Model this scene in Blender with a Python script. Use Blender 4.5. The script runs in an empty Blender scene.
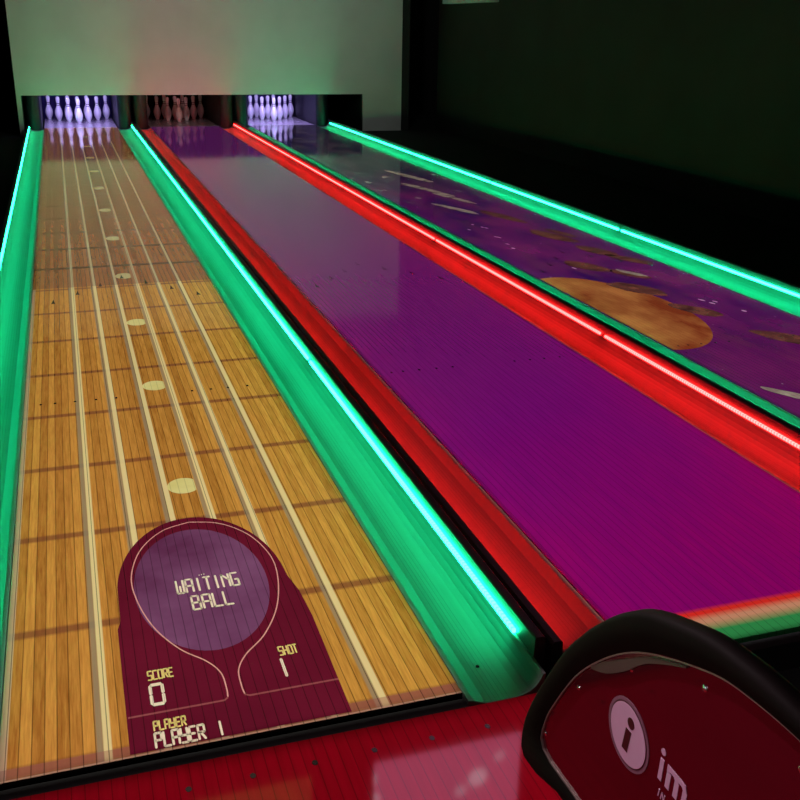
import bpy, bmesh, math, random
from mathutils import Vector, Matrix
random.seed(7)
COL = bpy.context.scene.collection

# ------------------------------------------------------------------ helpers
def new_obj(name, bm, mat=None, parent=None, smooth=False):
    me = bpy.data.meshes.new(name)
    bm.normal_update(); bm.to_mesh(me); bm.free()
    if smooth:
        for p in me.polygons: p.use_smooth = True
    o = bpy.data.objects.new(name, me); COL.objects.link(o)
    if mat: me.materials.append(mat)
    if parent: o.parent = parent
    return o

def empty(name, loc, label, cat, group=None):
    o = bpy.data.objects.new(name, None); COL.objects.link(o)
    o.location = loc; o.empty_display_size = .1
    o['label'] = label; o['category'] = cat
    if group: o['group'] = group
    return o

def tag(o, label, cat, group=None):
    o['label'] = label; o['category'] = cat
    if group: o['group'] = group
    return o

def struct(o):
    o['kind'] = 'structure'; return o

def box(bm, x0, x1, y0, y1, z0, z1):
    vs = [bm.verts.new(c) for c in ((x0,y0,z0),(x1,y0,z0),(x1,y1,z0),(x0,y1,z0),
                                    (x0,y0,z1),(x1,y0,z1),(x1,y1,z1),(x0,y1,z1))]
    for f in ((3,2,1,0),(4,5,6,7),(0,1,5,4),(1,2,6,5),(2,3,7,6),(3,0,4,7)):
        bm.faces.new([vs[i] for i in f])
    return vs

def boxo(name, b, mat, parent=None, bev=0, seg=2):
    bm = bmesh.new(); box(bm, *b)
    if bev:
        bmesh.ops.bevel(bm, geom=bm.edges[:], offset=bev, segments=seg, affect='EDGES', profile=.5)
    return new_obj(name, bm, mat, parent)

def prism_y(bm, prof, y0, y1):
    """profile in (x, z), counter-clockwise seen from -y, swept along y"""
    a = [bm.verts.new((x, y0, z)) for x, z in prof]
    b = [bm.verts.new((x, y1, z)) for x, z in prof]
    n = len(prof)
    bm.faces.new(a); bm.faces.new(b[::-1])
    for i in range(n):
        j = (i+1) % n
        bm.faces.new((a[j], a[i], b[i], b[j]))

def prism_x(bm, prof, x0, x1):
    a = [bm.verts.new((x0, y, z)) for y, z in prof]
    b = [bm.verts.new((x1, y, z)) for y, z in prof]
    n = len(prof)
    fa = bm.faces.new(a); fb = bm.faces.new(b[::-1])
    for i in range(n):
        j = (i+1) % n
        bm.faces.new((a[j], a[i], b[i], b[j]))
    bmesh.ops.recalc_face_normals(bm, faces=bm.faces[:])
    return fa, fb

def flat(bm, pts, z):
    vs = [bm.verts.new((x, y, z)) for x, y in pts]
    f = bm.faces.new(vs)
    f.normal_update()
    if f.normal.z < 0: f.normal_flip()
    return f

def ell(cx, cy, rx, ry, n=40, rot=0, jit=0, rnd=None):
    out = []
    for i in range(n):
        a = 2*math.pi*i/n
        k = 1
        if jit:
            k = 1 + jit*(math.sin(a*2+rnd[0])*.5 + math.sin(a*3+rnd[1])*.5 + math.sin(a*5+rnd[2])*.3)
        x, y = rx*k*math.cos(a), ry*k*math.sin(a)
        out.append((cx + x*math.cos(rot)-y*math.sin(rot), cy + x*math.sin(rot)+y*math.cos(rot)))
    return out

def ribbon(bm, pts, w, z):
    """flat ribbon following pts on the lane"""
    L, Rr = [], []
    for i, p in enumerate(pts):
        a = Vector(pts[max(i-1, 0)]); b = Vector(pts[min(i+1, len(pts)-1)])
        t = (b-a).normalized(); n = Vector((-t.y, t.x))*w/2
        # a ribbon a little wider along x than y keeps the drawn line even
        L.append(bm.verts.new((p[0]+n.x, p[1]+n.y*1.5, z)))
        Rr.append(bm.verts.new((p[0]-n.x, p[1]-n.y*1.5, z)))
    for i in range(len(pts)-1):
        f = bm.faces.new((L[i], Rr[i], Rr[i+1], L[i+1])); f.normal_update()
        if f.normal.z < 0: f.normal_flip()

def spline(P, n=10, closed=False):
    out = []
    m = len(P)
    rng = range(m if closed else m-1)
    for i in rng:
        if closed: p0, p1, p2, p3 = (P[(i+k) % m] for k in (-1, 0, 1, 2))
        else: p0, p1, p2, p3 = P[max(i-1, 0)], P[i], P[i+1], P[min(i+2, m-1)]
        for k in range(n):
            t = k/n
            out.append(tuple(.5*((2*p1[c]) + (-p0[c]+p2[c])*t + (2*p0[c]-5*p1[c]+4*p2[c]-p3[c])*t*t
                        + (-p0[c]+3*p1[c]-3*p2[c]+p3[c])*t**3) for c in (0, 1)))
    if not closed: out.append(tuple(P[-1]))
    return out

# ------------------------------------------------------------------ node maths
class S:
    """a node socket with arithmetic"""
    def __init__(s, nt, sock): s.nt, s.k = nt, sock
    def _m(s, op, *a, clamp=False):
        n = s.nt.nodes.new('ShaderNodeMath'); n.operation = op; n.use_clamp = clamp
        for i, v in enumerate((s,)+a):
            if isinstance(v, S): s.nt.links.new(v.k, n.inputs[i])
            else: n.inputs[i].default_value = v
        return S(s.nt, n.outputs[0])
    def __add__(s, o): return s._m('ADD', o)
    def __sub__(s, o): return s._m('SUBTRACT', o)
    def __mul__(s, o): return s._m('MULTIPLY', o)
    def __truediv__(s, o): return s._m('DIVIDE', o)
    def abs(s): return s._m('ABSOLUTE')
    def fract(s): return s._m('FRACT')
    def floor(s): return s._m('FLOOR')
    def gt(s, o): return s._m('GREATER_THAN', o)
    def lt(s, o): return s._m('LESS_THAN', o)
    def clamp(s): return s._m('ADD', 0.0, clamp=True)
    def ramp(s, a, b):
        """0 at a, 1 at b"""
        return ((s-a)*(1.0/(b-a))).clamp()
    def inv(s): return (s*-1.0)+1.0

def mixc(nt, f, a, b, mode='MIX'):
    n = nt.nodes.new('ShaderNodeMix'); n.data_type = 'RGBA'; n.blend_type = mode
    if isinstance(f, S): nt.links.new(f.k, n.inputs[0])
    else: n.inputs[0].default_value = f
    for i, v in ((6, a), (7, b)):
        if hasattr(v, 'is_output'): nt.links.new(v, n.inputs[i])
        elif isinstance(v, S): nt.links.new(v.k, n.inputs[i])
        else: n.inputs[i].default_value = (*v, 1)
    return n.outputs[2]

def noise(nt, coord, scale, detail=3, sc=(1, 1, 1), rough=.5):
    mp = nt.nodes.new('ShaderNodeMapping'); mp.inputs['Scale'].default_value = sc
    nt.links.new(coord, mp.inputs['Vector'])
    n = nt.nodes.new('ShaderNodeTexNoise'); n.inputs['Scale'].default_value = scale
    n.inputs['Detail'].default_value = detail; n.inputs['Roughness'].default_value = rough
    nt.links.new(mp.outputs[0], n.inputs['Vector'])
    return S(nt, n.outputs[0])

def base_mat(name, color=(.5, .5, .5), rough=.5, metal=0, spec=.5, coat=0):
    m = bpy.data.materials.new(name); m.use_nodes = True
    nt = m.node_tree; b = nt.nodes['Principled BSDF']
    b.inputs['Base Color'].default_value = (*color, 1)
    b.inputs['Roughness'].default_value = rough
    b.inputs['Metallic'].default_value = metal
    b.inputs['Specular IOR Level'].default_value = spec
    b.inputs['Coat Weight'].default_value = coat
    b.inputs['Coat Roughness'].default_value = .05
    return m, nt, b

def simple(name, color, rough=.5, metal=0, spec=.5, coat=0, vary=.12, scale=14, bump=0):
    m, nt, b = base_mat(name, color, rough, metal, spec, coat)
    tc = nt.nodes.new('ShaderNodeTexCoord')
    n = noise(nt, tc.outputs['Object'], scale)
    lo = tuple(c*(1-vary) for c in color); hi = tuple(min(1, c*(1+vary)) for c in color)
    nt.links.new(mixc(nt, n.ramp(.3, .7), lo, hi), b.inputs['Base Color'])
    if bump:
        bp = nt.nodes.new('ShaderNodeBump'); bp.inputs['Strength'].default_value = bump
        bp.inputs['Distance'].default_value = .002
        nt.links.new(n.k, bp.inputs['Height']); nt.links.new(bp.outputs[0], b.inputs['Normal'])
    return m

def obj_xy(nt):
    tc = nt.nodes.new('ShaderNodeTexCoord')
    sx = nt.nodes.new('ShaderNodeSeparateXYZ'); nt.links.new(tc.outputs['Object'], sx.inputs[0])
    return tc.outputs['Object'], S(nt, sx.outputs[0]), S(nt, sx.outputs[1])

BOARD = .0274
def plank_lines(u, w=.045):
    return ((u/BOARD).fract()-.5).abs().gt(.5-w)

def lane_finish(nt, b, col, u, co, dark=.45):
    """the boards of the lane show through whatever the lane displays"""
    ln = plank_lines(u)
    col = mixc(nt, ln*dark, col, (0.01, .004, .003))
    nt.links.new(col, b.inputs['Base Color'])
    b.inputs['Roughness'].default_value = .07
    b.inputs['Specular IOR Level'].default_value = .45

# ------------------------------------------------------------------ layout numbers (metres)
CX = (.265, 1.833, 3.400)          # lane centres
HW = .535                          # half a lane
LY0, LY1 = 1.862, 16.42            # lane near and far end
LEDX, WALLX = .738, .743           # strip face and rail face, from the lane centre
CUT = 6.25                         # the picture on lane one is painted dimmer beyond here
STR0, STRD = -.303, .129           # first string and string spacing

# ------------------------------------------------------------------ lane materials: projected pictures put into the base colour
def wood_lane():
    m, nt, b = base_mat('honey_wood_lane')
    co, u, v = obj_xy(nt)
    brd = (u/BOARD).floor()
    wn = nt.nodes.new('ShaderNodeTexWhiteNoise'); wn.noise_dimensions = '1D'
    nt.links.new(brd.k, wn.inputs['W'])
    rb = S(nt, wn.outputs['Value'])
    grain = noise(nt, co, 9, 5, (14, .7, 1), .6)
    fine = noise(nt, co, 30, 3, (9, .5, 1), .6)
    broad = noise(nt, co, 1.1, 2)
    t = (grain*1.0 + rb*.38 + fine*.35 - .36).ramp(.15, .88)
    near = mixc(nt, t, (.34, .105, .016), (.84, .37, .075))
    near = mixc(nt, broad.ramp(.35, .65)*.35, near, (.62, .24, .05))
    near = mixc(nt, u.ramp(-.5, .5)*.45, near, mixc(nt, t, (.34, .17, .015), (.80, .47, .075)))  # yellower to the right: green strip light put into the wood colour
    far = mixc(nt, t, (.235, .078, .024), (.45, .168, .057))  # dimmer projection on the far half, put into the colour
    # frets
    def fret(v0, d, w):
        q = ((v-v0)/d).fract()
        return (((q-.5).abs()*-1.0+.5)*d).ramp(w, w*.45)
    near = mixc(nt, fret(1.89, .54, .024)*.75, near, (.22, .06, .03))
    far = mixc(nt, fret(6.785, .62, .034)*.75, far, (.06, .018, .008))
    # strings, each with a grey band on its left
    q = ((u-STR0)/STRD + .5).fract() - .5
    inr = u.gt(STR0-STRD/2)*u.lt(STR0+5.5*STRD)
    dx = q*STRD
    sh = (dx+.0165).abs().ramp(.010, .005)*inr
    st = dx.abs().ramp(.0105, .0075)*inr
    near = mixc(nt, sh*.75, near, (.34, .27, .17))
    near = mixc(nt, st*.88, near, (.92, .74, .36))
    stf = dx.abs().ramp(.0085, .006)*inr
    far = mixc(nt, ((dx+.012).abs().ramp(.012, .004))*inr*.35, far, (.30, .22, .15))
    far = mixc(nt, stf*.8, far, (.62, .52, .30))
    # pale left edge and mauve end band
    near = mixc(nt, u.lt(-.517)*.6, near, (.78, .52, .40))
    near = mixc(nt, v.lt(1.905)*.5, near, (.40, .12, .10))
    near = mixc(nt, v.lt(1.8705)*.8, near, (.80, .45, .33))
    near = mixc(nt, v.lt(1.8645), near, (.012, .002, .002))
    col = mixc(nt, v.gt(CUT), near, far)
    lane_finish(nt, b, col, u, co, .6)
    return m

def violet_lane():
    m, nt, b = base_mat('violet_lane')
    co, u, v = obj_xy(nt)
    broad = noise(nt, co, .9, 2)
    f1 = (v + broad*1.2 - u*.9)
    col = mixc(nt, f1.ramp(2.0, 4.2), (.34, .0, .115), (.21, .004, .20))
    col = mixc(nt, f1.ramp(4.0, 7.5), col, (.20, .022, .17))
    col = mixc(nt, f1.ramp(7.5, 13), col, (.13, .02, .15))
    fine = noise(nt, co, 7, 3, (6, .5, 1))
    col = mixc(nt, fine.ramp(.35, .7)*.3, col, (.13, .0, .14))
    # coloured bar across the near end
    col = mixc(nt, v.ramp(2.025, 2.005), col, (.75, .03, .02))
    col = mixc(nt, v.ramp(1.995, 1.965), col, (.62, .30, .16))
    col = mixc(nt, v.ramp(1.955, 1.915), col, (.03, .28, .07))
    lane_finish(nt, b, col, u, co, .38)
    return m

def space_lane():
    m, nt, b = base_mat('starry_violet_lane')
    co, u, v = obj_xy(nt)
    n1 = noise(nt, co, 1.7, 4, (1.3, .6, 1), .6); n2 = noise(nt, co, 3.2, 4, (1.5, .5, 1), .6)
    col = mixc(nt, n1.ramp(.35, .65), (.06, .004, .14), (.27, .02, .19))
    col = mixc(nt, n2.ramp(.5, .75)*.6, col, (.24, .05, .11))
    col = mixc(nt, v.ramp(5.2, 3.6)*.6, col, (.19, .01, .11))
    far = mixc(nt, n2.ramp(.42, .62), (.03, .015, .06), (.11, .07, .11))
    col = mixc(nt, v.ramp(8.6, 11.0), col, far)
    stars = noise(nt, co, 26, 2, (1.0, .45, 1), .7)
    col = mixc(nt, stars.ramp(.72, .78)*.45, col, (.8, .6, .7))
    deb = noise(nt, co, 5.5, 4, (1, .55, 1), .65)
    col = mixc(nt, deb.ramp(.60, .68)*v.ramp(8.2, 9.6)*.6, col, (.60, .52, .44))
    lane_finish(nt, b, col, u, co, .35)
    return m

def picture(name, c1, c2, scale=6, sc=(1, 1, 1), planks=.5, lo=.3, hi=.7):
    """a shape shown on the lane surface, boards still visible through it"""
    m, nt, b = base_mat(name)
    co, u, v = obj_xy(nt)
    n = noise(nt, co, scale, 4, sc, .6)
    lane_finish(nt, b, mixc(nt, n.ramp(lo, hi), c1, c2), u, co, planks)
    return m

M = {}
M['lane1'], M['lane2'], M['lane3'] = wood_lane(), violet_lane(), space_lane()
M['panel'] = picture('dark_crimson_panel', (.125, .006, .022), (.165, .009, .03), 3, planks=.55)
M['disc'] = picture('mauve_disc', (.13, .028, .09), (.24, .085, .20), 3, planks=.45)
M['ring'] = picture('pink_line', (.80, .33, .30), (.85, .4, .36), planks=.2)
M['dimline'] = picture('dim_pink_line', (.33, .07, .08), (.36, .09, .1), planks=.2)
M['yellow'] = picture('yellow_lettering', (.95, .72, .22), (1, .8, .3), planks=.25)
M['cream'] = picture('cream_lettering', (.98, .80, .58), (1, .86, .66), planks=.25)
M['inlay'] = picture('pale_inlay', (.78, .66, .24), (.88, .78, .34), planks=.25)
M['inlay_far'] = picture('dim_inlay', (.52, .44, .20), (.58, .5, .25), planks=.2)  # far inlays, the dimmer projection put into their colour
M['mark'] = simple('dark_lane_mark', (.02, .008, .005), .2)
M['mark2'] = simple('dark_violet_mark', (.02, .003, .02), .2)
M['planet'] = picture('orange_planet', (.34, .055, .018), (.72, .25, .07), 3.2, (1, .55, 1), .3, .35, .65)
M['rock'] = picture('brown_asteroid', (.055, .012, .02), (.33, .10, .07), 9, planks=.3)
M['rock2'] = picture('grey_asteroid', (.25, .15, .14), (.62, .48, .38), 9, planks=.3)
M['spark'] = picture('pink_spark', (.85, .5, .7), (.95, .6, .8), planks=.1)

# ------------------------------------------------------------------ general materials
def channel_mat():
    m, nt, b = base_mat('grey_channel_plastic', (.55, .55, .56), .6, spec=.2)
    co, u, v = obj_xy(nt)
    # long moulded grooves
    g = (u.abs()/.0118).fract().lt(.12)*u.abs().gt(.600)*u.abs().lt(.656)
    n = noise(nt, co, 5, 4, (12, .4, 1), .6)
    col = mixc(nt, n.ramp(.3, .7), (.25, .25, .255), (.28, .28, .285))
    col = mixc(nt, g*.55, col, (.12, .12, .12))
    nt.links.new(col, b.inputs['Base Color'])
    return m
M['channel'] = channel_mat()
M['rail'] = simple('charcoal_rail_plastic', (.08, .08, .08), .45)
M['black'] = simple('black_plastic', (.012, .012, .013), .4)
M['hood'] = simple('matte_black_hood', (.0035, .0015, .0015), .7, spec=.05)
M['deck'] = simple('pale_pin_deck', (.40, .38, .42), .15, vary=.04)
M['pin'] = simple('white_pin_coating', (.86, .86, .90), .22, coat=.4, vary=.04)
M['stripe'] = simple('dark_neck_stripe', (.10, .03, .10), .3)
M['steel'] = simple('steel_screw', (.8, .78, .76), .22, 1)
M['trimgrey'] = simple('brushed_grey_trim', (.30, .22, .20), .3, .6)
M['gpanel'] = simple('glossy_oxblood_acrylic', (.058, .002, .006), .12, coat=.6, vary=.1, scale=3)
M['logo'] = simple('pale_pink_vinyl', (.50, .27, .40), .35, vary=.06)
M['logodark'] = simple('oxblood_vinyl', (.035, .002, .006), .35)
M['navy'] = simple('navy_vinyl_cushion', (.0035, .0035, .010), .45)
M['umber'] = simple('dark_umber_cushion', (.010, .007, .006), .5)
M['curtain'] = simple('navy_pit_curtain', (.03, .02, .14), .8)
M['curtaindark'] = simple('black_pit_curtain', (.012, .008, .01), .8)
M['wallwhite'] = simple('off_white_masking_wall', (.62, .62, .60), .55, scale=2, vary=.05)
M['wallside'] = simple('dark_grey_green_paint', (.018, .020, .018), .8, scale=1.2, vary=.25)
M['wallblack'] = simple('black_paint', (.006, .005, .005), .8)
M['floorblack'] = simple('black_carpet', (.008, .008, .008), .9, bump=.3, scale=200)
M['ceil'] = simple('black_ceiling_paint', (.01, .01, .011), .9)
M['box'] = simple('pale_painted_metal', (.75, .78, .76), .5)

def approach_mat():
    m, nt, b = base_mat('red_lit_approach')  # red of the projected light put into the board colour
    co, u, v = obj_xy(nt)
    n = noise(nt, co, 6, 4, (9, .5, 1), .6)
    lane_finish(nt, b, mixc(nt, n.ramp(.3, .7), (.30, .0015, .010), (.40, .002, .014)), u, co, .45)
    b.inputs['Roughness'].default_value = .05
    return m
M['approach'] = approach_mat()

def led_mat(name, col, strength):
    m = bpy.data.materials.new(name); m.use_nodes = True
    nt = m.node_tree; nt.nodes.clear()
    out = nt.nodes.new('ShaderNodeOutputMaterial'); e = nt.nodes.new('ShaderNodeEmission')
    e.inputs[0].default_value = (*col, 1)
    co, u, v = obj_xy(nt)
    bead = ((v/.0167).fract()-.5).abs().ramp(.5, .2)   # single diodes
    s = (bead*.75+.35)*strength
    nt.links.new(s.k, e.inputs[1]); nt.links.new(e.outputs[0], out.inputs[0])
    return m
M['green'] = led_mat('green_light_strip', (.008, 1.0, .34), 50)
M['red'] = led_mat('red_light_strip', (1.0, .012, .011), 54)

# ------------------------------------------------------------------ room shell
WY = 16.30
o = boxo('floor', (-1.35, 8.0, -1.2, 20.0, -.30, -.10), M['floorblack']); struct(o)
o = boxo('ceiling', (-1.35, 8.0, -1.2, 20.0, 3.30, 3.45), M['ceil']); struct(o)
o = boxo('wall_left', (-1.45, -1.35, -1.2, 20.0, -.10, 3.30), M['wallblack']); struct(o)
o = boxo('wall_right', (6.12, 6.30, -1.2, 16.55, -.10, 3.30), M['wallside']); struct(o)
o = boxo('wall_back', (-1.35, 8.0, 20.0, 20.1, -.10, 3.30), M['wallblack']); struct(o)
# white masking wall: one sheet with the long opening for the pins cut out of it
bx0, bx1, ox0, ox1, oz = -.615, 5.40, -.55, 4.735, .487
bm = bmesh.new()
for q in ((bx0, ox0, -.10, 3.30), (ox0, ox1, oz, 3.30), (ox1, bx1, -.10, 3.30)):
    box(bm, q[0], q[1], WY, WY+.04, q[2], q[3])
bmesh.ops.remove_doubles(bm, verts=bm.verts, dist=.0001)
o = new_obj('wall_far', bm, M['wallwhite']); struct(o)
# dark return beside it
o = boxo('trim_1', (5.41, 5.54, WY+.02, WY+.5, -.10, 3.30), M['wallside']); struct(o)

# ------------------------------------------------------------------ lanes
lane_info = [
 ('bowling lane on the left showing honey wood boards, long pale strings and a score panel', 'lane1'),
 ('plain purple bowling lane in the middle between two red-lit gutters', 'lane2'),
 ('purple bowling lane on the right showing an orange planet and drifting rocks', 'lane3')]
lanes = []
for i, (lab, mk) in enumerate(lane_info):
    e = empty('bowling_lane', (CX[i], 0, 0), lab, 'bowling lane')
    bm = bmesh.new(); box(bm, -HW, HW, LY0, LY1, -.06, 0)
    bmesh.ops.bevel(bm, geom=[x for x in bm.edges if all(v.co.z > -.01 for v in x.verts)],
                    offset=.0008, segments=1, affect='EDGES')
    new_obj('lane_surface', bm, M[mk], e)
    boxo('lane_base', (-HW+.02, HW-.02, LY0+.02, LY1-.02, -.10, -.061), M['black'], e)
    lanes.append(e)

# arrows and guide dots let into the boards
for i in range(3):
    mk = M['mark'] if i == 0 else M['mark2']
    for k in range(-3, 4):
        bm = bmesh.new(); x = k*.1385; y = 6.45 - abs(k)*.178
        w, h = .0125, .10
        flat(bm, [(x-w, y-h*.45), (x, y-h*.3), (x+w, y-h*.45), (x+w*.35, y+h*.1), (x, y+h*.6), (x-w*.35, y+h*.1)], .0010)
        new_obj('lane_arrow', bm, mk, lanes[i])
    for x in (-.468, -.410, -.329, -.242, -.158, .168, .252, .328, .415):
        bm = bmesh.new(); flat(bm, ell(x, 4.203, .0055, .009, 12), .0010)
        new_obj('guide_dot', bm, mk, lanes[i])

# pale fret inlays of lane one
for cy in (3.235, 4.318, 5.372, 6.475, 7.714, 8.97, 10.25, 11.48, 12.68, 13.9, 15.1):
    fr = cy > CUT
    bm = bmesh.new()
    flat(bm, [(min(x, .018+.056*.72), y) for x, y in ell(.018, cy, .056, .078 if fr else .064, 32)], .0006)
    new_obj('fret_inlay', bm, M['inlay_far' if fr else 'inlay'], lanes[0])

# score panel of lane one (local x = world x - .265)
X = lambda x: x-CX[0]
bm = bmesh.new()
out = [(X(.008), 1.874), (X(.521), 1.874), (X(.527), 2.30), (X(.521), 2.44), (X(.506), 2.53)]
arc = []
for k in range(0, 41):
    a = math.radians(8 + (180-16)*k/40)
    arc.append((X(.262)+.243*math.cos(a), 2.545+.44*math.sin(a)))
out += arc + [(X(.020), 2.50), (X(.020), 2.425), (X(.010), 2.385)]
flat(bm, out, .0004)
panel = new_obj('score_panel', bm, M['panel'], lanes[0])
bm = bmesh.new(); flat(bm, ell(X(.256), 2.558, .190, .342, 64), .0007)
new_obj('message_disc', bm, M['disc'], panel)
# thin line round the disc that runs down into the neck
def ringside(s):
    P = [(0, 2.952), (.09, 2.915), (.165, 2.81), (.203, 2.66), (.198, 2.52), (.165, 2.37), (.11, 2.25),
         (.05, 2.175), (.022, 2.115), (.018, 2.05), (.020, 2.015)]
    return [(X(.268)+s*a*(1.045 if s > 0 else 1), b) for a, b in spline(P, 8)]
bm = bmesh.new()
ribbon(bm, ringside(1), .0034, .0010); ribbon(bm, ringside(-1), .0034, .0010)
new_obj('outline', bm, M['ring'], panel)
bm = bmesh.new()
ribbon(bm, [(X(.288), 2.013), (X(.300), 2.005), (X(.523), 2.005)], .0045, .0010)
ribbon(bm, [(X(.248), 2.013), (X(.238), 2.004), (X(.012), 2.004)], .0045, .0010)
new_obj('divider_line', bm, M['dimline'], panel)

# segmented lettering, drawn from strokes on a 0..1 grid
G = {
 'W': [((0,1),(0,0)),((1,1),(1,0)),((.5,.55),(.5,0)),((0,0),(1,0))],
 'A': [((0,0),(0,1)),((0,1),(1,1)),((1,1),(1,0)),((0,.48),(1,.48))],
 'I': [((.5,0),(.5,1))],
 'T': [((0,1),(1,1)),((.5,1),(.5,0))],
 'N': [((0,0),(0,1)),((0,1),(.95,.55)),((1,0),(1,1))],
 'G': [((1,1),(0,1)),((0,1),(0,0)),((0,0),(1,0)),((1,0),(1,.48)),((1,.48),(.5,.48))],
 'B': [((0,0),(0,1)),((0,1),(.85,1)),((.85,1),(.85,.5)),((0,.5),(1,.5)),((1,.5),(1,0)),((1,0),(0,0))],
 'L': [((0,1),(0,0)),((0,0),(1,0))],
 'S': [((1,1),(0,1)),((0,1),(0,.5)),((0,.5),(1,.5)),((1,.5),(1,0)),((1,0),(0,0))],
 'C': [((1,1),(0,1)),((0,1),(0,0)),((0,0),(1,0))],
 'O': [((0,0),(0,1)),((0,1),(1,1)),((1,1),(1,0)),((1,0),(0,0))],
 'R': [((0,0),(0,1)),((0,1),(1,1)),((1,1),(1,.5)),((1,.5),(0,.5)),((.35,.5),(1,0))],
 'E': [((1,1),(0,1)),((0,1),(0,0)),((0,0),(1,0)),((0,.5),(.85,.5))],
 'H': [((0,0),(0,1)),((1,0),(1,1)),((0,.5),(1,.5))],
 'P': [((0,0),(0,1)),((0,1),(1,1)),((1,1),(1,.5)),((1,.5),(0,.5))],
 'Y': [((0,1),(0,.5)),((0,.5),(1,.5)),((1,1),(1,0)),((1,0),(0,0))],
 '0': [((0,0),(0,.5)),((0,.5),(0,1)),((0,1),(1,1)),((1,1),(1,.5)),((1,.5),(1,0)),((1,0),(0,0))],
 '1': [((.5,0),(.5,1))],
}
def write(name, txt, x0, x1, y0, y1, mat, parent, z=.0013, sw=None, tall=1.55, dots=None):
    bm = bmesh.new()
    n = len(txt)
    pitch = (x1-x0)/(n-.25) if n > 1 else (x1-x0)
    w = pitch*.72 if n > 1 else (x1-x0)
    sw = (sw or (y1-y0)*.085)*.98
    for i, ch in enumerate(txt):
        if ch == ' ': continue
        for (a, b) in G[ch]:
            ax, ay = x0+i*pitch+a[0]*w, y0+a[1]*(y1-y0)
            cx, cy = x0+i*pitch+b[0]*w, y0+b[1]*(y1-y0)
            dx, dy = cx-ax, (cy-ay)/tall
            L = math.hypot(dx, dy); dx, dy = dx/L, dy/L
            g = -sw*.38 if ch != '0' else -sw*.1
            hx, hy = -dy*sw/2, dx*sw/2
            pts = [(dx*g, dy*g), (dx*(g+sw*.4)+hx, dy*(g+sw*.4)+hy), (dx*(L-g-sw*.4)+hx, dy*(L-g-sw*.4)+hy),
                   (dx*(L-g), dy*(L-g)), (dx*(L-g-sw*.4)-hx, dy*(L-g-sw*.4)-hy), (dx*(g+sw*.4)-hx, dy*(g+sw*.4)-hy)]
            flat(bm, [(ax+px+ (-hx*0), ay+py*tall) for px, py in pts], z)
    if dots:
        for (dx_, dy_) in dots:
            flat(bm, ell(dx_, dy_, .0018, .0028, 10), z)
    for v in bm.verts: v.co.x -= CX[0]
    return new_obj(name, bm, mat, parent)
write('message_lettering', 'WAITING', .185, .363, 2.520, 2.590, M['cream'], panel, sw=.0062,
      dots=[(.256, 2.606), (.263, 2.607), (.270, 2.608)])
write('message_lettering', 'BALL', .218, .330, 2.424, 2.494, M['cream'], panel, sw=.0062)
write('score_caption', 'SCORE', .070, .131, 2.136, 2.172, M['yellow'], panel, sw=.0040)
write('score_digit', '0', .071, .100, 2.036, 2.114, M['cream'], panel, sw=.0080)
write('shot_caption', 'SHOT', .404, .452, 2.144, 2.181, M['yellow'], panel, sw=.0040)
write('shot_digit', '1', .388, .416, 2.054, 2.128, M['cream'], panel, sw=.0075)
write('player_caption', 'PLAYER', .067, .140, 1.940, 1.973, M['yellow'], panel, sw=.0040)
write('player_name', 'PLAYER', .066, .1775, 1.880, 1.930, M['cream'], panel, sw=.0055)

write('player_number', '1', .205, .224, 1.881, 1.930, M['cream'], panel, sw=.0055)

# planet and rocks of lane three
X3 = lambda x: x-CX[2]
bm = bmesh.new()
pts = [(max(x, -HW+.004), y) for x, y in ell(X3(2.945), 4.94, .44, .80, 72)]
flat(bm, pts, .0005); new_obj('projected_planet', bm, M['planet'], lanes[2])
rocks = [(3.36, 5.33, .10, .27, -.45), (3.43, 4.79, .08, .22, -.5), (3.60, 4.16, .09, .26, -.62), (3.53, 5.70, .07, .20, -.4),
         (3.35, 5.98, .09, .25, -.35), (3.67, 6.42, .08, .26, -.3), (3.76, 6.10, .07, .24, -.4), (3.60, 7.0, .09, .34, -.3),
         (3.56, 7.9, .07, .42, -.25), (3.72, 7.1, .05, .22, -.25)]
for k, (x, y, rx, ry, ro) in enumerate(rocks):
    bm = bmesh.new()
    flat(bm, ell(X3(x), y, rx*.9, ry*.82, 40, ro*-1.0, .10, [random.random()*6 for _ in range(3)]), .0009)
    new_obj('projected_rock', bm, M['rock'], lanes[2])
for k, (x, y, rx, ry, ro) in enumerate([(3.30, 8.35, .05, .32, .3), (3.42, 9.5, .05, .5, .25), (3.50, 8.9, .04, .35, .25),
                          (3.02, 3.42, .035, .14, .5), (3.55, 5.72, .035, .12, .4), (3.55, 10.4, .06, .5, .2)]):
    bm = bmesh.new()
    flat(bm, ell(X3(x), y, rx, ry, 40, ro, .14, [random.random()*6 for _ in range(3)]), .0011)
    new_obj('projected_rock', bm, M['rock2'], lanes[2])
for x, y in ((3.197, 7.48), (3.16, 7.6), (3.215, 7.44), (3.145, 7.08), (3.16, 7.05), (3.12, 6.8), (3.10, 6.65), (3.62, 4.9),
             (3.66, 4.93), (3.60, 4.98), (3.05, 7.4), (3.24, 5.95), (3.13, 3.2), (3.7, 4.7)):
    bm = bmesh.new()
    flat(bm, ell(X3(x), y, .010*random.uniform(.5, 1), .03*random.uniform(.5, 1), 10, .3), .0011)
    new_obj('projected_star', bm, M['spark'], lanes[2])

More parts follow.
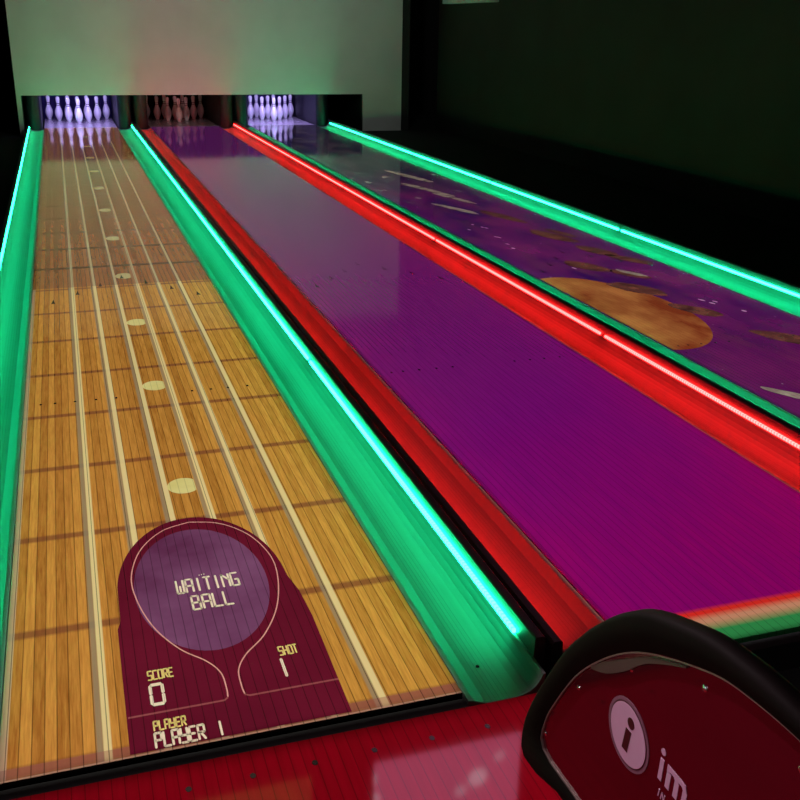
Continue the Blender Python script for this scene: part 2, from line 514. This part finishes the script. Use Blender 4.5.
# ------------------------------------------------------------------ gutters with light strips
joints = [1.985, 4.36, 6.90, 9.52, 12.0, 14.4, 16.18]
gut_lab = {
 (0,-1): 'green-lit gutter along the left edge of the wooden-look lane',
 (0, 1): 'green-lit gutter between the wooden-look lane and the red gutter',
 (1,-1): 'red-lit gutter on the left side of the plain purple lane, strip hidden',
 (1, 1): 'red-lit gutter on the right side of the plain purple lane, beaded strip in view',
 (2,-1): 'green-lit gutter left of the planet lane, only a thin band showing past its rail',
 (2, 1): 'green-lit gutter on the far right, beyond the planet lane'}
for i in range(3):
    for s in (-1, 1):
        e = empty('lane_gutter', (CX[i], 0, 0), gut_lab[(i, s)], 'gutter')
        # channel: flat floor, ribs, ramp up to the boards
        bm = bmesh.new()
        prof = [(.5385, -.07), (WALLX, -.07), (WALLX, .036), (.7365, .035), (.731, .020), (.720, .004), (.704, -.009), (.684, -.016), (.66, -.019), (.64, -.020), (.585, -.019), (.565, -.010), (.552, -.0035), (.5385, -.0025)]
        prof = [(s*x, z) for x, z in prof]
        if s < 0: prof = prof[::-1]
        prism_y(bm, prof, LY0-.030, 16.27)
        new_obj('channel', bm, M['channel'], e)
        bm = bmesh.new()
        hw = 1.568/2-.010; ht = .092 if s > 0 else .068
        prof = [(WALLX, -.10), (hw, -.10), (hw, ht-.006), (hw-.006, ht), (WALLX+.005, ht), (WALLX+.001, ht-.004)]
        prof = [(s*x, z) for x, z in prof]
        if s < 0: prof = prof[::-1]
        prism_y(bm, prof, LY0+.04, 16.27)
        new_obj('side_rail', bm, M['rail'], e)
        for a, b in zip(joints, joints[1:]):
            bm = bmesh.new()
            x0, x1 = sorted((s*(LEDX-.004), s*WALLX))
            box(bm, x0, x1, a+.026, b-.026, .0385, .0495)
            new_obj('light_strip', bm, M['red'] if i == 1 else M['green'], e)
bm = bmesh.new(); flat(bm, ell(.622, 1.985, .004, .005, 12), -.0185)
bmesh.ops.translate(bm, verts=bm.verts, vec=(0, 0, 0))
g1 = [o for o in bpy.data.objects if o.name == 'lane_gutter.001'][0]
bm.free()
bm = bmesh.new(); bmesh.ops.create_cone(bm, cap_ends=True, segments=16, radius1=.005, radius2=.0045, depth=.003)
bmesh.ops.translate(bm, verts=bm.verts, vec=(.622, 1.975, -.0185))
new_obj('screw', bm, M['mark'], g1)

# ------------------------------------------------------------------ approach and foul strip
bm = bmesh.new(); box(bm, -.95, .775, -1.1, 1.814, -.10, -.004)
for v in bm.verts: pass
o = new_obj('trim_2', bm, M['approach']); o.location.x = .265; struct(o); o.name = 'floor_approach'
for i, lab in enumerate(('black foul line strip at the near end of the wooden-look lane',
                         'black foul line strip at the near end of the plain purple lane')):
    o = boxo('foul_strip', (-.538, .538, 1.818, 1.857, -.10, -.012), M['wallblack']); o.location.x = CX[i]
    tag(o, lab, 'strip')
for k in range(-4, 5):
    bm = bmesh.new(); flat(bm, ell(k*.1385-.007, 1.734, .0065, .0085, 14), -.0032)
    new_obj('approach_dot', bm, M['mark'], bpy.data.objects['floor_approach'])

# ------------------------------------------------------------------ pit end: posts, decks, curtains
post_cols = {0: 'navy', 1: 'umber', 2: 'navy'}
post_lab = {
 (0,-1): 'dark navy rounded post left of the leftmost violet pins',
 (0, 1): 'dark navy rounded post between the leftmost violet pins and the dim pins',
 (1,-1): 'dark brown rounded post just left of the dim middle pins',
 (1, 1): 'dark brown rounded post just right of the dim middle pins',
 (2,-1): 'dark navy rounded post just left of the right-hand violet pins',
 (2, 1): 'dark navy rounded post right of the right-hand violet pins'}
for i in range(3):
    for s in (-1, 1):
        e = empty('pit_post', (CX[i]+s*.665, 16.42, -.02), post_lab[(i, s)], 'post')
        bm = bmesh.new()
        P = []
        for k in range(17):
            a = math.pi + math.pi*k/16
            P.append((.105*math.cos(a), .105*math.sin(a)*1.0))
        P += [(.105, 1.9), (-.105, 1.9)]
        lo = [bm.verts.new((x, y, 0)) for x, y in P]; hi = [bm.verts.new((x, y, .95)) for x, y in P]
        bm.faces.new(lo[::-1]); bm.faces.new(hi)
        for k in range(len(P)):
            j = (k+1) % len(P); bm.faces.new((lo[k], lo[j], hi[j], hi[k]))
        new_obj('cushion', bm, M[post_cols[i]], e)
        bm = bmesh.new()
        lo = []; 
        P2 = [(x*1.05, y*1.05-.001) for x, y in P[:17]]
        a_ = [bm.verts.new((x, y, .0)) for x, y in P2]; b_ = [bm.verts.new((x, y, .012)) for x, y in P2]
        for k in range(16): bm.faces.new((a_[k], a_[k+1], b_[k+1], b_[k]))
        bmesh.ops.solidify(bm, geom=bm.faces[:], thickness=-.002)
        new_obj('foot_rim', bm, M['black'], e)
deck_lab = ('pale pin deck under the leftmost violet pins', 'grey pin deck under the dim middle pins',
            'pale pin deck under the right-hand violet pins')
for i in range(3):
    o = boxo('pin_deck', (-HW, HW, 16.425, 18.3, -.10, 0), M['deck']); o.location.x = CX[i]
    tag(o, deck_lab[i], 'pin deck')
cur_lab = ('deep violet pit curtain behind the leftmost pins', 'black pit curtain behind the dim middle pins',
           'deep violet pit curtain behind the right-hand pins')
for i in range(3):
    bm = bmesh.new()
    n = 60; w = .70
    f = []; b = []
    for k in range(n+1):
        x = -w + 2*w*k/n; y = .018*math.sin(k*1.05)
        f.append((x, y))
    lo = [bm.verts.new((x, y, -.07)) for x, y in f]; hi = [bm.verts.new((x, y, 1.0)) for x, y in f]
    for k in range(n): bm.faces.new((lo[k], lo[k+1], hi[k+1], hi[k]))
    bmesh.ops.solidify(bm, geom=bm.faces[:], thickness=-.008)
    o = new_obj('pit_curtain', bm, M['curtaindark' if i == 1 else 'curtain'])
    o.location = (CX[i], 18.55, 0); tag(o, cur_lab[i], 'curtain')
# roof of the pit, carries the ultraviolet lamps
e = empty('pit_canopy', (2.09, 17.4, 1.0), 'black canopy over the pins behind the white wall', 'canopy')
boxo('top_board', (-2.64, 2.64, -1.04, 1.2, .03, .06), M['black'], e)
boxo('back_board', (-2.64, 2.64, 1.2, 1.23, -1.07, .06), M['black'], e)
for sx in (-1, 1):
    boxo('side_board', (sx*2.64-.012+sx*.005, sx*2.64+.012+sx*.005, -1.04, 1.2, -1.07, .03), M['black'], e)

# ------------------------------------------------------------------ pins
prof = [(0, .0258), (.006, .0265), (.0190, .0360*.92), (.0571, .0498), (.0857, .0578), (.1143, .0605), (.1492, .0570), (.1842, .0465),
        (.2190, .0315), (.2381, .0262), (.2540, .0235), (.2730, .0248), (.2980, .0282), (.3175, .0306), (.3429, .0324), (.3640, .0275), (.3740, .0190), (.3810, 0)]
def lathe(prof, n=28, z0=-1, z1=9, grow=0):
    P = spline([(z, r) for z, r in prof], 3)
    bm = bmesh.new(); rings = []
    for z, r in P:
        if z < z0 or z > z1: continue
        r = max(r, 0)
        if r < 1e-4: rings.append([bm.verts.new((0, 0, z))])
        else: rings.append([bm.verts.new(((r+grow)*math.cos(2*math.pi*k/n), (r+grow)*math.sin(2*math.pi*k/n), z)) for k in range(n)])
    for a, b in zip(rings, rings[1:]):
        for k in range(n):
            j = (k+1) % n
            if len(b) == 1: bm.faces.new((a[k], a[j], b[0]))
            else: bm.faces.new((a[k], a[j], b[j], b[k]))
    if z0 < 0: bm.faces.new(rings[0][::-1])
    return bm
def make_pin():
    e = empty('bowling_pin', (0, 0, 0), 'x', 'bowling pin')
    new_obj('pin_body', lathe(prof), M['pin'], e, smooth=True)
    bm = bmesh.new()
    for zc, r in ((.240, .0272), (.268, .0256)):
        a = [bm.verts.new((r*math.cos(2*math.pi*k/28), r*math.sin(2*math.pi*k/28), zc-.0045)) for k in range(28)]
        b = [bm.verts.new((r*math.cos(2*math.pi*k/28), r*math.sin(2*math.pi*k/28), zc+.0045)) for k in range(28)]
        for k in range(28):
            j = (k+1) % 28; bm.faces.new((a[k], a[j], b[j], b[k]))
    new_obj('neck_stripe', bm, M['stripe'], e, smooth=True)
    return e
def copy_thing(o):
    c = o.copy(); COL.objects.link(c)
    for ch in list(o.children):
        d = ch.copy(); COL.objects.link(d); d.parent = c
    return c
proto = make_pin(); used = False
where = ('leftmost lane under violet light', 'middle lane in dim reddish light', 'right-hand lane under violet light')
rowword = ('head pin at the front of the rack', 'second row', 'third row', 'back row')
place = {(0,0): 'head pin at the very front', (1,0): 'left pin of the second row', (1,1): 'right pin of the second row',
         (2,0): 'left pin of the third row', (2,1): 'centre pin of the third row', (2,2): 'right pin of the third row',
         (3,0): 'far left pin of the back row', (3,1): 'inner left pin of the back row', (3,2): 'inner right pin of the back row',
         (3,3): 'far right pin of the back row'}
for i in range(3):
    for r in range(4):
        for k in range(r+1):
            o = copy_thing(proto) if used else proto
            used = True
            o.location = (CX[i] + (.0, .01, .03)[i] + (k - r/2)*.3048, 17.22 + r*.264, 0.001)
            o.rotation_euler.z = random.random()*6
            o['label'] = 'white bowling pin, ' + place[(r, k)] + ', ' + where[i]
            o['group'] = 'bowling pins racked on the ' + ('leftmost', 'middle', 'right-hand')[i] + ' lane'

# ------------------------------------------------------------------ ball return hood
e = empty('ball_return', (.95, .85, -.004), 'black rounded ball return hood with glossy dark red side panel and round logo', 'ball return')
ox, oy, ozz = .95, .85, -.004
def loc(bm):
    bmesh.ops.translate(bm, verts=bm.verts, vec=(-ox, -oy, -ozz)); return bm
outer = spline([(1.271, .203), (1.385, .170), (1.432, .172), (1.448, .205), (1.432, .280), (1.372, .400), (1.275, .550), (1.128, .694),
                (.983, .758), (.876, .780), (.75, .782), (.58, .760), (.42, .70), (.31, .60), (.25, .47), (.235, .33), (.26, .23), (.34, .203), (.60, .203), (.95, .203)], 8, True)
inner = spline([(1.219, .247), (1.335, .243), (1.368, .262), (1.362, .300), (1.336, .362), (1.244, .506), (1.104, .637),
                (.938, .721), (.836, .747), (.70, .752), (.56, .725), (.43, .665), (.35, .57), (.30, .45), (.285, .33), (.31, .262), (.40, .247), (.65, .247), (.95, .247)], 8, True)
bm = bmesh.new()
# side frame: ring between outer and inner outline on the face, plus edge and back
xf, xb, xr = .750, .790, .757
def loop(P, x): return [bm.verts.new((x, y, z)) for y, z in P]
def shrink(P, d):
    cy = sum(p[0] for p in P)/len(P); cz = sum(p[1] for p in P)/len(P); out = []
    n = len(P)
    for i in range(n):
        a = Vector(P[i-2]); b = Vector(P[(i+2) % n]); t = (b-a).normalized(); nn = Vector((-t.y, t.x))
        c = Vector(P[i]); 
        if (Vector((cy, cz))-c).dot(nn) < 0: nn = -nn
        out.append(tuple(c+nn*d))
    return out
def polar(P, n=180, c=(.86, .47)):
    """resample a closed outline by angle so that two outlines match point for point"""
    out = []
    for k in range(n):
        a = 2*math.pi*k/n; d = Vector((math.cos(a), math.sin(a))); best = 0
        for i in range(len(P)):
            p = Vector(P[i])-Vector(c); q = Vector(P[(i+1) % len(P)])-Vector(c); e_ = q-p
            den = d.x*e_.y - d.y*e_.x
            if abs(den) < 1e-12: continue
            t = (p.x*e_.y - p.y*e_.x)/den; w_ = (p.x*d.y - p.y*d.x)/den
            if t > 0 and -1e-6 <= w_ <= 1+1e-6: best = max(best, t)
        out.append((c[0]+d.x*best, c[1]+d.y*best))
    return out
inner, outer = polar(inner), polar(outer)
L = [loop(inner, xr), loop(shrink(inner, -.003), xf), loop(shrink(outer, .010), xf), loop(shrink(outer, .0035), xf+.003),
     loop(outer, xf+.010), loop(outer, xb-.010), loop(shrink(outer, .004), xb-.002), loop(shrink(outer, .010), xb)]
for A, B in zip(L, L[1:]):
    for k in range(len(A)):
        bm.faces.new((A[k], A[(k+1) % len(A)], B[(k+1) % len(B)], B[k]))
bm.faces.new(L[-1])
bmesh.ops.recalc_face_normals(bm, faces=bm.faces[:])
hood = new_obj('hood_frame', loc(bm), M['hood'], e)
for p in hood.data.polygons: p.use_smooth = len(p.vertices) < 8
bm = bmesh.new(); prism_x(bm, shrink(inner, -.001), .7572, .765)
sidep = new_obj('side_panel', loc(bm), M['gpanel'], e)
# thin grey edging that catches the light along the top of the panel
bm = bmesh.new()
a0 = loop(shrink(inner, -.0005), .7535); a1 = loop(shrink(inner, .0022), .7535); a2 = loop(shrink(inner, .0022), .757)
for A, B in ((a0, a1), (a1, a2)):
    for k in range(len(A)):
        bm.faces.new((A[k], A[(k+1) % len(A)], B[(k+1) % len(B)], B[k]))
bmesh.ops.recalc_face_normals(bm, faces=bm.faces[:])
new_obj('panel_edging', loc(bm), M['trimgrey'], e)
# grey crescent standing in for a reflection near the top of the panel
bm = bmesh.new()
top = spline([(1.228, .540), (1.18, .588), (1.13, .622), (1.08, .655), (1.03, .684), (.98, .705)], 6)
bot = spline([(1.228, .532), (1.18, .562), (1.13, .600), (1.08, .641), (1.03, .675), (.98, .700)], 6)
top = spline([(1.215, .536), (1.17, .576), (1.12, .613), (1.07, .651), (1.02, .679), (.97, .703)], 6)
bot = spline([(1.215, .530), (1.17, .552), (1.12, .590), (1.07, .638), (1.02, .672), (.97, .700)], 6)
prism_x(bm, top + bot[::-1], .7525, .7572)
new_obj('reflection_sliver', loc(bm), simple('reflection_grey', (.055, .03, .03), .35), e)
for (y, z) in ((1.357, .285), (1.254, .463), (1.105, .604), (.930, .694), (.74, .715), (.50, .655)):
    bm = bmesh.new()
    bmesh.ops.create_uvsphere(bm, u_segments=16, v_segments=8, radius=.0050)
    for v in bm.verts: v.co.x *= .45
    bmesh.ops.translate(bm, verts=bm.verts, vec=(.7568, y, z))
    new_obj('screw', loc(bm), M['steel'], e, smooth=True)
# round emblem and wordmark on the panel: local text x runs towards the viewer (world -y)
def disc_x(cy, cz, r, x0, x1, n=56):
    bm = bmesh.new()
    prism_x(bm, [(cy+r*math.cos(2*math.pi*k/n), cz+r*math.sin(2*math.pi*k/n)) for k in range(n)], x0, x1); return bm
LYc, LZc = 1.093, .4895
new_obj('emblem_rim', loc(disc_x(LYc, LZc, .0600, .7562, .7572)), simple('dusky_pink_rim', (.17, .07, .11), .35), sidep)
new_obj('emblem_ring', loc(disc_x(LYc, LZc, .0545, .7558, .7562)), M['logodark'], sidep)
new_obj('emblem_disc', loc(disc_x(LYc, LZc, .0520, .7554, .7558)), M['logo'], sidep)
# letter i in the disc: slanted stem and dot
px = lambda a: LYc - a
bm = bmesh.new()
prism_x(bm, [(px(-.012), LZc-.032), (px(.004), LZc-.032), (px(.010), LZc+.010), (px(-.006), LZc+.010)], .7549, .7554)
new_obj('emblem_letter', loc(bm), M['logodark'], sidep)
new_obj('emblem_letter', loc(disc_x(px(.006), LZc+.0255, .0098, .7549, .7554, 24)), M['logodark'], sidep)
# wordmark
def stroke_prism(bm, pts, x0=.7564, x1=.7572): prism_x(bm, pts, x0, x1)
bm = bmesh.new()
yb, zb = 1.006, .4785
stroke_prism(bm, [(yb, zb), (yb-.0095, zb), (yb-.0115, zb+.040), (yb-.002, zb+.040)])
stroke_prism(bm, [(yb-.0068+.0058*math.cos(t*math.pi/8), zb+.0525+.0058*math.sin(t*math.pi/8)) for t in range(16)])
new_obj('wordmark_letter', loc(bm), M['logo'], sidep)
bm = bmesh.new()
y0 = .987; hgt = .042; t = .0105
for k in range(3):
    a = y0 - k*.0205
    stroke_prism(bm, [(a, zb), (a-t, zb), (a-t-.0015, zb+hgt*.72), (a-.0015, zb+hgt*.72)], .7566, .7572)
for k in range(2):
    a = y0 - k*.0205
    arc = [(a-.0015, zb+hgt*.70)]
    arc += [(a-.0015, zb+hgt), (a-.020, zb+hgt), (a-.0275, zb+hgt*.96), (a-.0315, zb+hgt*.72), (a-.022, zb+hgt*.70), (a-.019, zb+hgt*.78), (a-.011, zb+hgt*.78)]
    stroke_prism(bm, arc, .7564 - k*.0001, .7572)
new_obj('wordmark_letter', loc(bm), M['logo'], sidep)
bm = bmesh.new()
stroke_prism(bm, [(1.000, .450), (.998, .450), (.9965, .464), (.9985, .464)])
stroke_prism(bm, [(.993, .450), (.991, .450), (.9895, .464), (.9915, .464)])
stroke_prism(bm, [(.9915, .464), (.9890, .464), (.983, .450), (.9855, .450)])
stroke_prism(bm, [(.9855, .450), (.9835, .450), (.982, .464), (.984, .464)])
new_obj('wordmark_subtitle', loc(bm), M['logo'], sidep)
# low ball tray and foot behind the hood
bm = bmesh.new(); box(bm, .795, 1.33, .20, 1.30, .10, .27)
bmesh.ops.bevel(bm, geom=bm.edges[:], offset=.03, segments=4, affect='EDGES')
new_obj('ball_tray', loc(bm), M['black'], e)
for xx in (.93, 1.20):
    bm = bmesh.new(); box(bm, xx-.012, xx+.012, .24, 1.26, .27, .30)
    bmesh.ops.bevel(bm, geom=bm.edges[:], offset=.008, segments=3, affect='EDGES')
    new_obj('tray_rail', loc(bm), M['black'], e)
bm = bmesh.new(); box(bm, .80, 1.03, .40, 1.05, -.004, .10)
new_obj('foot', loc(bm), M['black'], e)

# ------------------------------------------------------------------ things seen at the rim of the room
o = boxo('wall_box', (5.96, 6.118, 14.07, 15.98, 1.885, 2.15), M['box'], None, .01)  # pale wall-mounted box, its use unknown
tag(o, 'long pale box mounted high on the dark right wall', 'wall box')

def screen_mat():
    m = bpy.data.materials.new('glowing_score_screen'); m.use_nodes = True
    nt = m.node_tree; nt.nodes.clear()
    out = nt.nodes.new('ShaderNodeOutputMaterial'); em = nt.nodes.new('ShaderNodeEmission')
    tc = nt.nodes.new('ShaderNodeTexCoord')
    vo = nt.nodes.new('ShaderNodeTexVoronoi'); vo.inputs['Scale'].default_value = 3.3
    nt.links.new(tc.outputs['Object'], vo.inputs['Vector'])
    spots = S(nt, vo.outputs['Distance']).ramp(.27, .18)
    c = mixc(nt, spots*.7, (.55, .16, .30), (.95, .85, 1.0))
    nt.links.new(c, em.inputs[0]); em.inputs[1].default_value = 5.0
    nt.links.new(em.outputs[0], out.inputs[0]); return m
def amber_screen():
    m = bpy.data.materials.new('glowing_amber_screen'); m.use_nodes = True
    nt = m.node_tree; nt.nodes.clear()
    out = nt.nodes.new('ShaderNodeOutputMaterial'); em = nt.nodes.new('ShaderNodeEmission')
    tc = nt.nodes.new('ShaderNodeTexCoord'); n = noise(nt, tc.outputs['Object'], 3)
    nt.links.new(mixc(nt, n.ramp(.4, .6), (.50, .22, .06), (.40, .12, .05)), em.inputs[0]); em.inputs[1].default_value = 1.6
    nt.links.new(em.outputs[0], out.inputs[0]); return m
M['screen'] = screen_mat()
for i, (cx, w, lab) in enumerate(((1.76, .90, 'hanging score monitor above the middle lane'),
                                  (.62, .66, 'hanging score monitor above the wooden-look lane'))):
    e = empty('score_monitor', (cx, 4.25, 2.31), lab, 'monitor')
    boxo('housing', (-w/2-.02, w/2+.02, 0, .05, -.02, .57), M['black'], e, .006)
    boxo('screen', (-w/2, w/2, -.003, .001, 0, .55), M['screen'] if i == 0 else amber_screen(), e)
    boxo('hanger', (-.02, .02, .052, .08, .50, .995), M['black'], e)

# ------------------------------------------------------------------ lights of the room and added fills
def spot(name, loc, target, power, angle, blend=.4, color=(1, 1, 1), r=.05):
    l = bpy.data.lights.new(name, 'SPOT'); l.energy = power; l.spot_size = math.radians(angle)
    l.spot_blend = blend; l.color = color; l.shadow_soft_size = r
    o = bpy.data.objects.new(name, l); COL.objects.link(o); o.location = loc
    d = Vector(target)-Vector(loc); o.rotation_euler = d.to_track_quat('-Z', 'Y').to_euler()
    return o
def area(name, loc, target, power, sx, sy, color=(1, 1, 1), spread=180):
    l = bpy.data.lights.new(name, 'AREA'); l.shape = 'RECTANGLE'; l.size = sx; l.size_y = sy
    l.energy = power; l.color = color; l.spread = math.radians(spread)
    o = bpy.data.objects.new(name, l); COL.objects.link(o); o.location = loc
    d = Vector(target)-Vector(loc); o.rotation_euler = d.to_track_quat('-Z', 'Y').to_euler()
    return o
# projectors under the ceiling: each throws a sharp-edged rectangle onto its lane
PH, PY = 2.3, 3.0
def projector(cx, power, x0, x1, y0, y1, k=1.4, color=(1, 1, 1)):
    o = spot('projector_lamp', (cx, PY, PH), (cx, PY, 0), power, 179, 0, color, .02)
    o.rotation_euler = (0, 0, 0)
    l = o.data; l.use_nodes = True; nt = l.node_tree
    em = nt.nodes['Emission']
    tc = nt.nodes.new('ShaderNodeTexCoord'); sx = nt.nodes.new('ShaderNodeSeparateXYZ')
    nt.links.new(tc.outputs['Normal'], sx.inputs[0])
    nx, ny, nz = (S(nt, sx.outputs[i]) for i in range(3))
    h = nz.abs()._m('MAXIMUM', .01)
    X = nx/h*PH*SGN; Y = ny/h*PH*SGN + PY
    t2 = (nx*nx + ny*ny)/(h*h)
    e = .004
    m_ = X.ramp(x0-cx-e, x0-cx+e)*X.ramp(x1-cx+e, x1-cx-e)*Y.ramp(y0-e, y0+e)*Y.ramp(y1+.03, y1-.03)
    nt.links.new((m_*(t2+1.0)._m('POWER', k)).k, em.inputs['Strength'])
    return o
SGN = 1.0
projector(CX[0], 165, CX[0]-HW+.004, CX[0]+HW-.004, LY0+.004, LY1, k=1.5, color=(1, .95, .88))
projector(CX[1], 155, CX[1]-HW+.004, CX[1]+HW-.004, LY0+.004, LY1, k=1.52, color=(1, .95, 1))
projector(CX[2], 135, CX[2]-HW+.004, CX[2]+HW-.004, LY0+.004, LY1, color=(1, .95, 1))
spot('wall_fill', (2.4, 9.0, 3.2), (2.4, 16.3, 2.1), 230, 75, 1, (.92, 1, .95), .15)  # added fill for the grey light on the far wall
# ultraviolet lamps over the outer racks; weak reddish fill added over the middle
area('pin_lamp', (CX[0], 16.45, .85), (CX[0], 17.6, .1), 25, .9, .06, (.50, .38, 1))
area('pin_lamp', (CX[2], 16.45, .85), (CX[2], 17.6, .1), 25, .9, .06, (.50, .38, 1))
area('pin_lamp', (CX[1], 16.45, .85), (CX[1], 17.6, .1), .8, .5, .06, (1, .30, .27))
# added fill from the left, aimed at the ball return panel
spot('panel_fill', (-1.1, .95, 1.5), (.75, 1.0, .45), 62, 36, .7, (1, .75, .85), .08)
projector(CX[0], 115, -.66, 1.02, -1.0, 1.812, k=1.0, color=(1, .8, .85))

w = bpy.data.worlds.new('dark_hall'); bpy.context.scene.world = w; w.use_nodes = True
bg = w.node_tree.nodes['Background']; bg.inputs[0].default_value = (.02, .022, .025, 1); bg.inputs[1].default_value = .3

# ------------------------------------------------------------------ camera
yaw, pitch, roll = 0.32365399233116754, 0.3609765698651753, 0.01705961411041526
d = Vector((math.sin(yaw)*math.cos(pitch), math.cos(yaw)*math.cos(pitch), -math.sin(pitch)))
r = Vector((math.cos(yaw), -math.sin(yaw), 0)); u = r.cross(d)
r2 = math.cos(roll)*r + math.sin(roll)*u; u2 = -math.sin(roll)*r + math.cos(roll)*u
cam = bpy.data.cameras.new('camera'); cam.lens = 988.22/800*36; cam.sensor_width = 36; cam.clip_start = .05
co = bpy.data.objects.new('camera', cam); COL.objects.link(co)
mt = Matrix(((r2.x, u2.x, -d.x, 0), (r2.y, u2.y, -d.y, 0), (r2.z, u2.z, -d.z, 1.53), (0, 0, 0, 1)))
co.matrix_world = mt
sc = bpy.context.scene; sc.camera = co
vs = sc.view_settings; vs.view_transform = 'Standard'; vs.look = 'None'; vs.exposure = 0; vs.gamma = 1
vs.use_curve_mapping = False
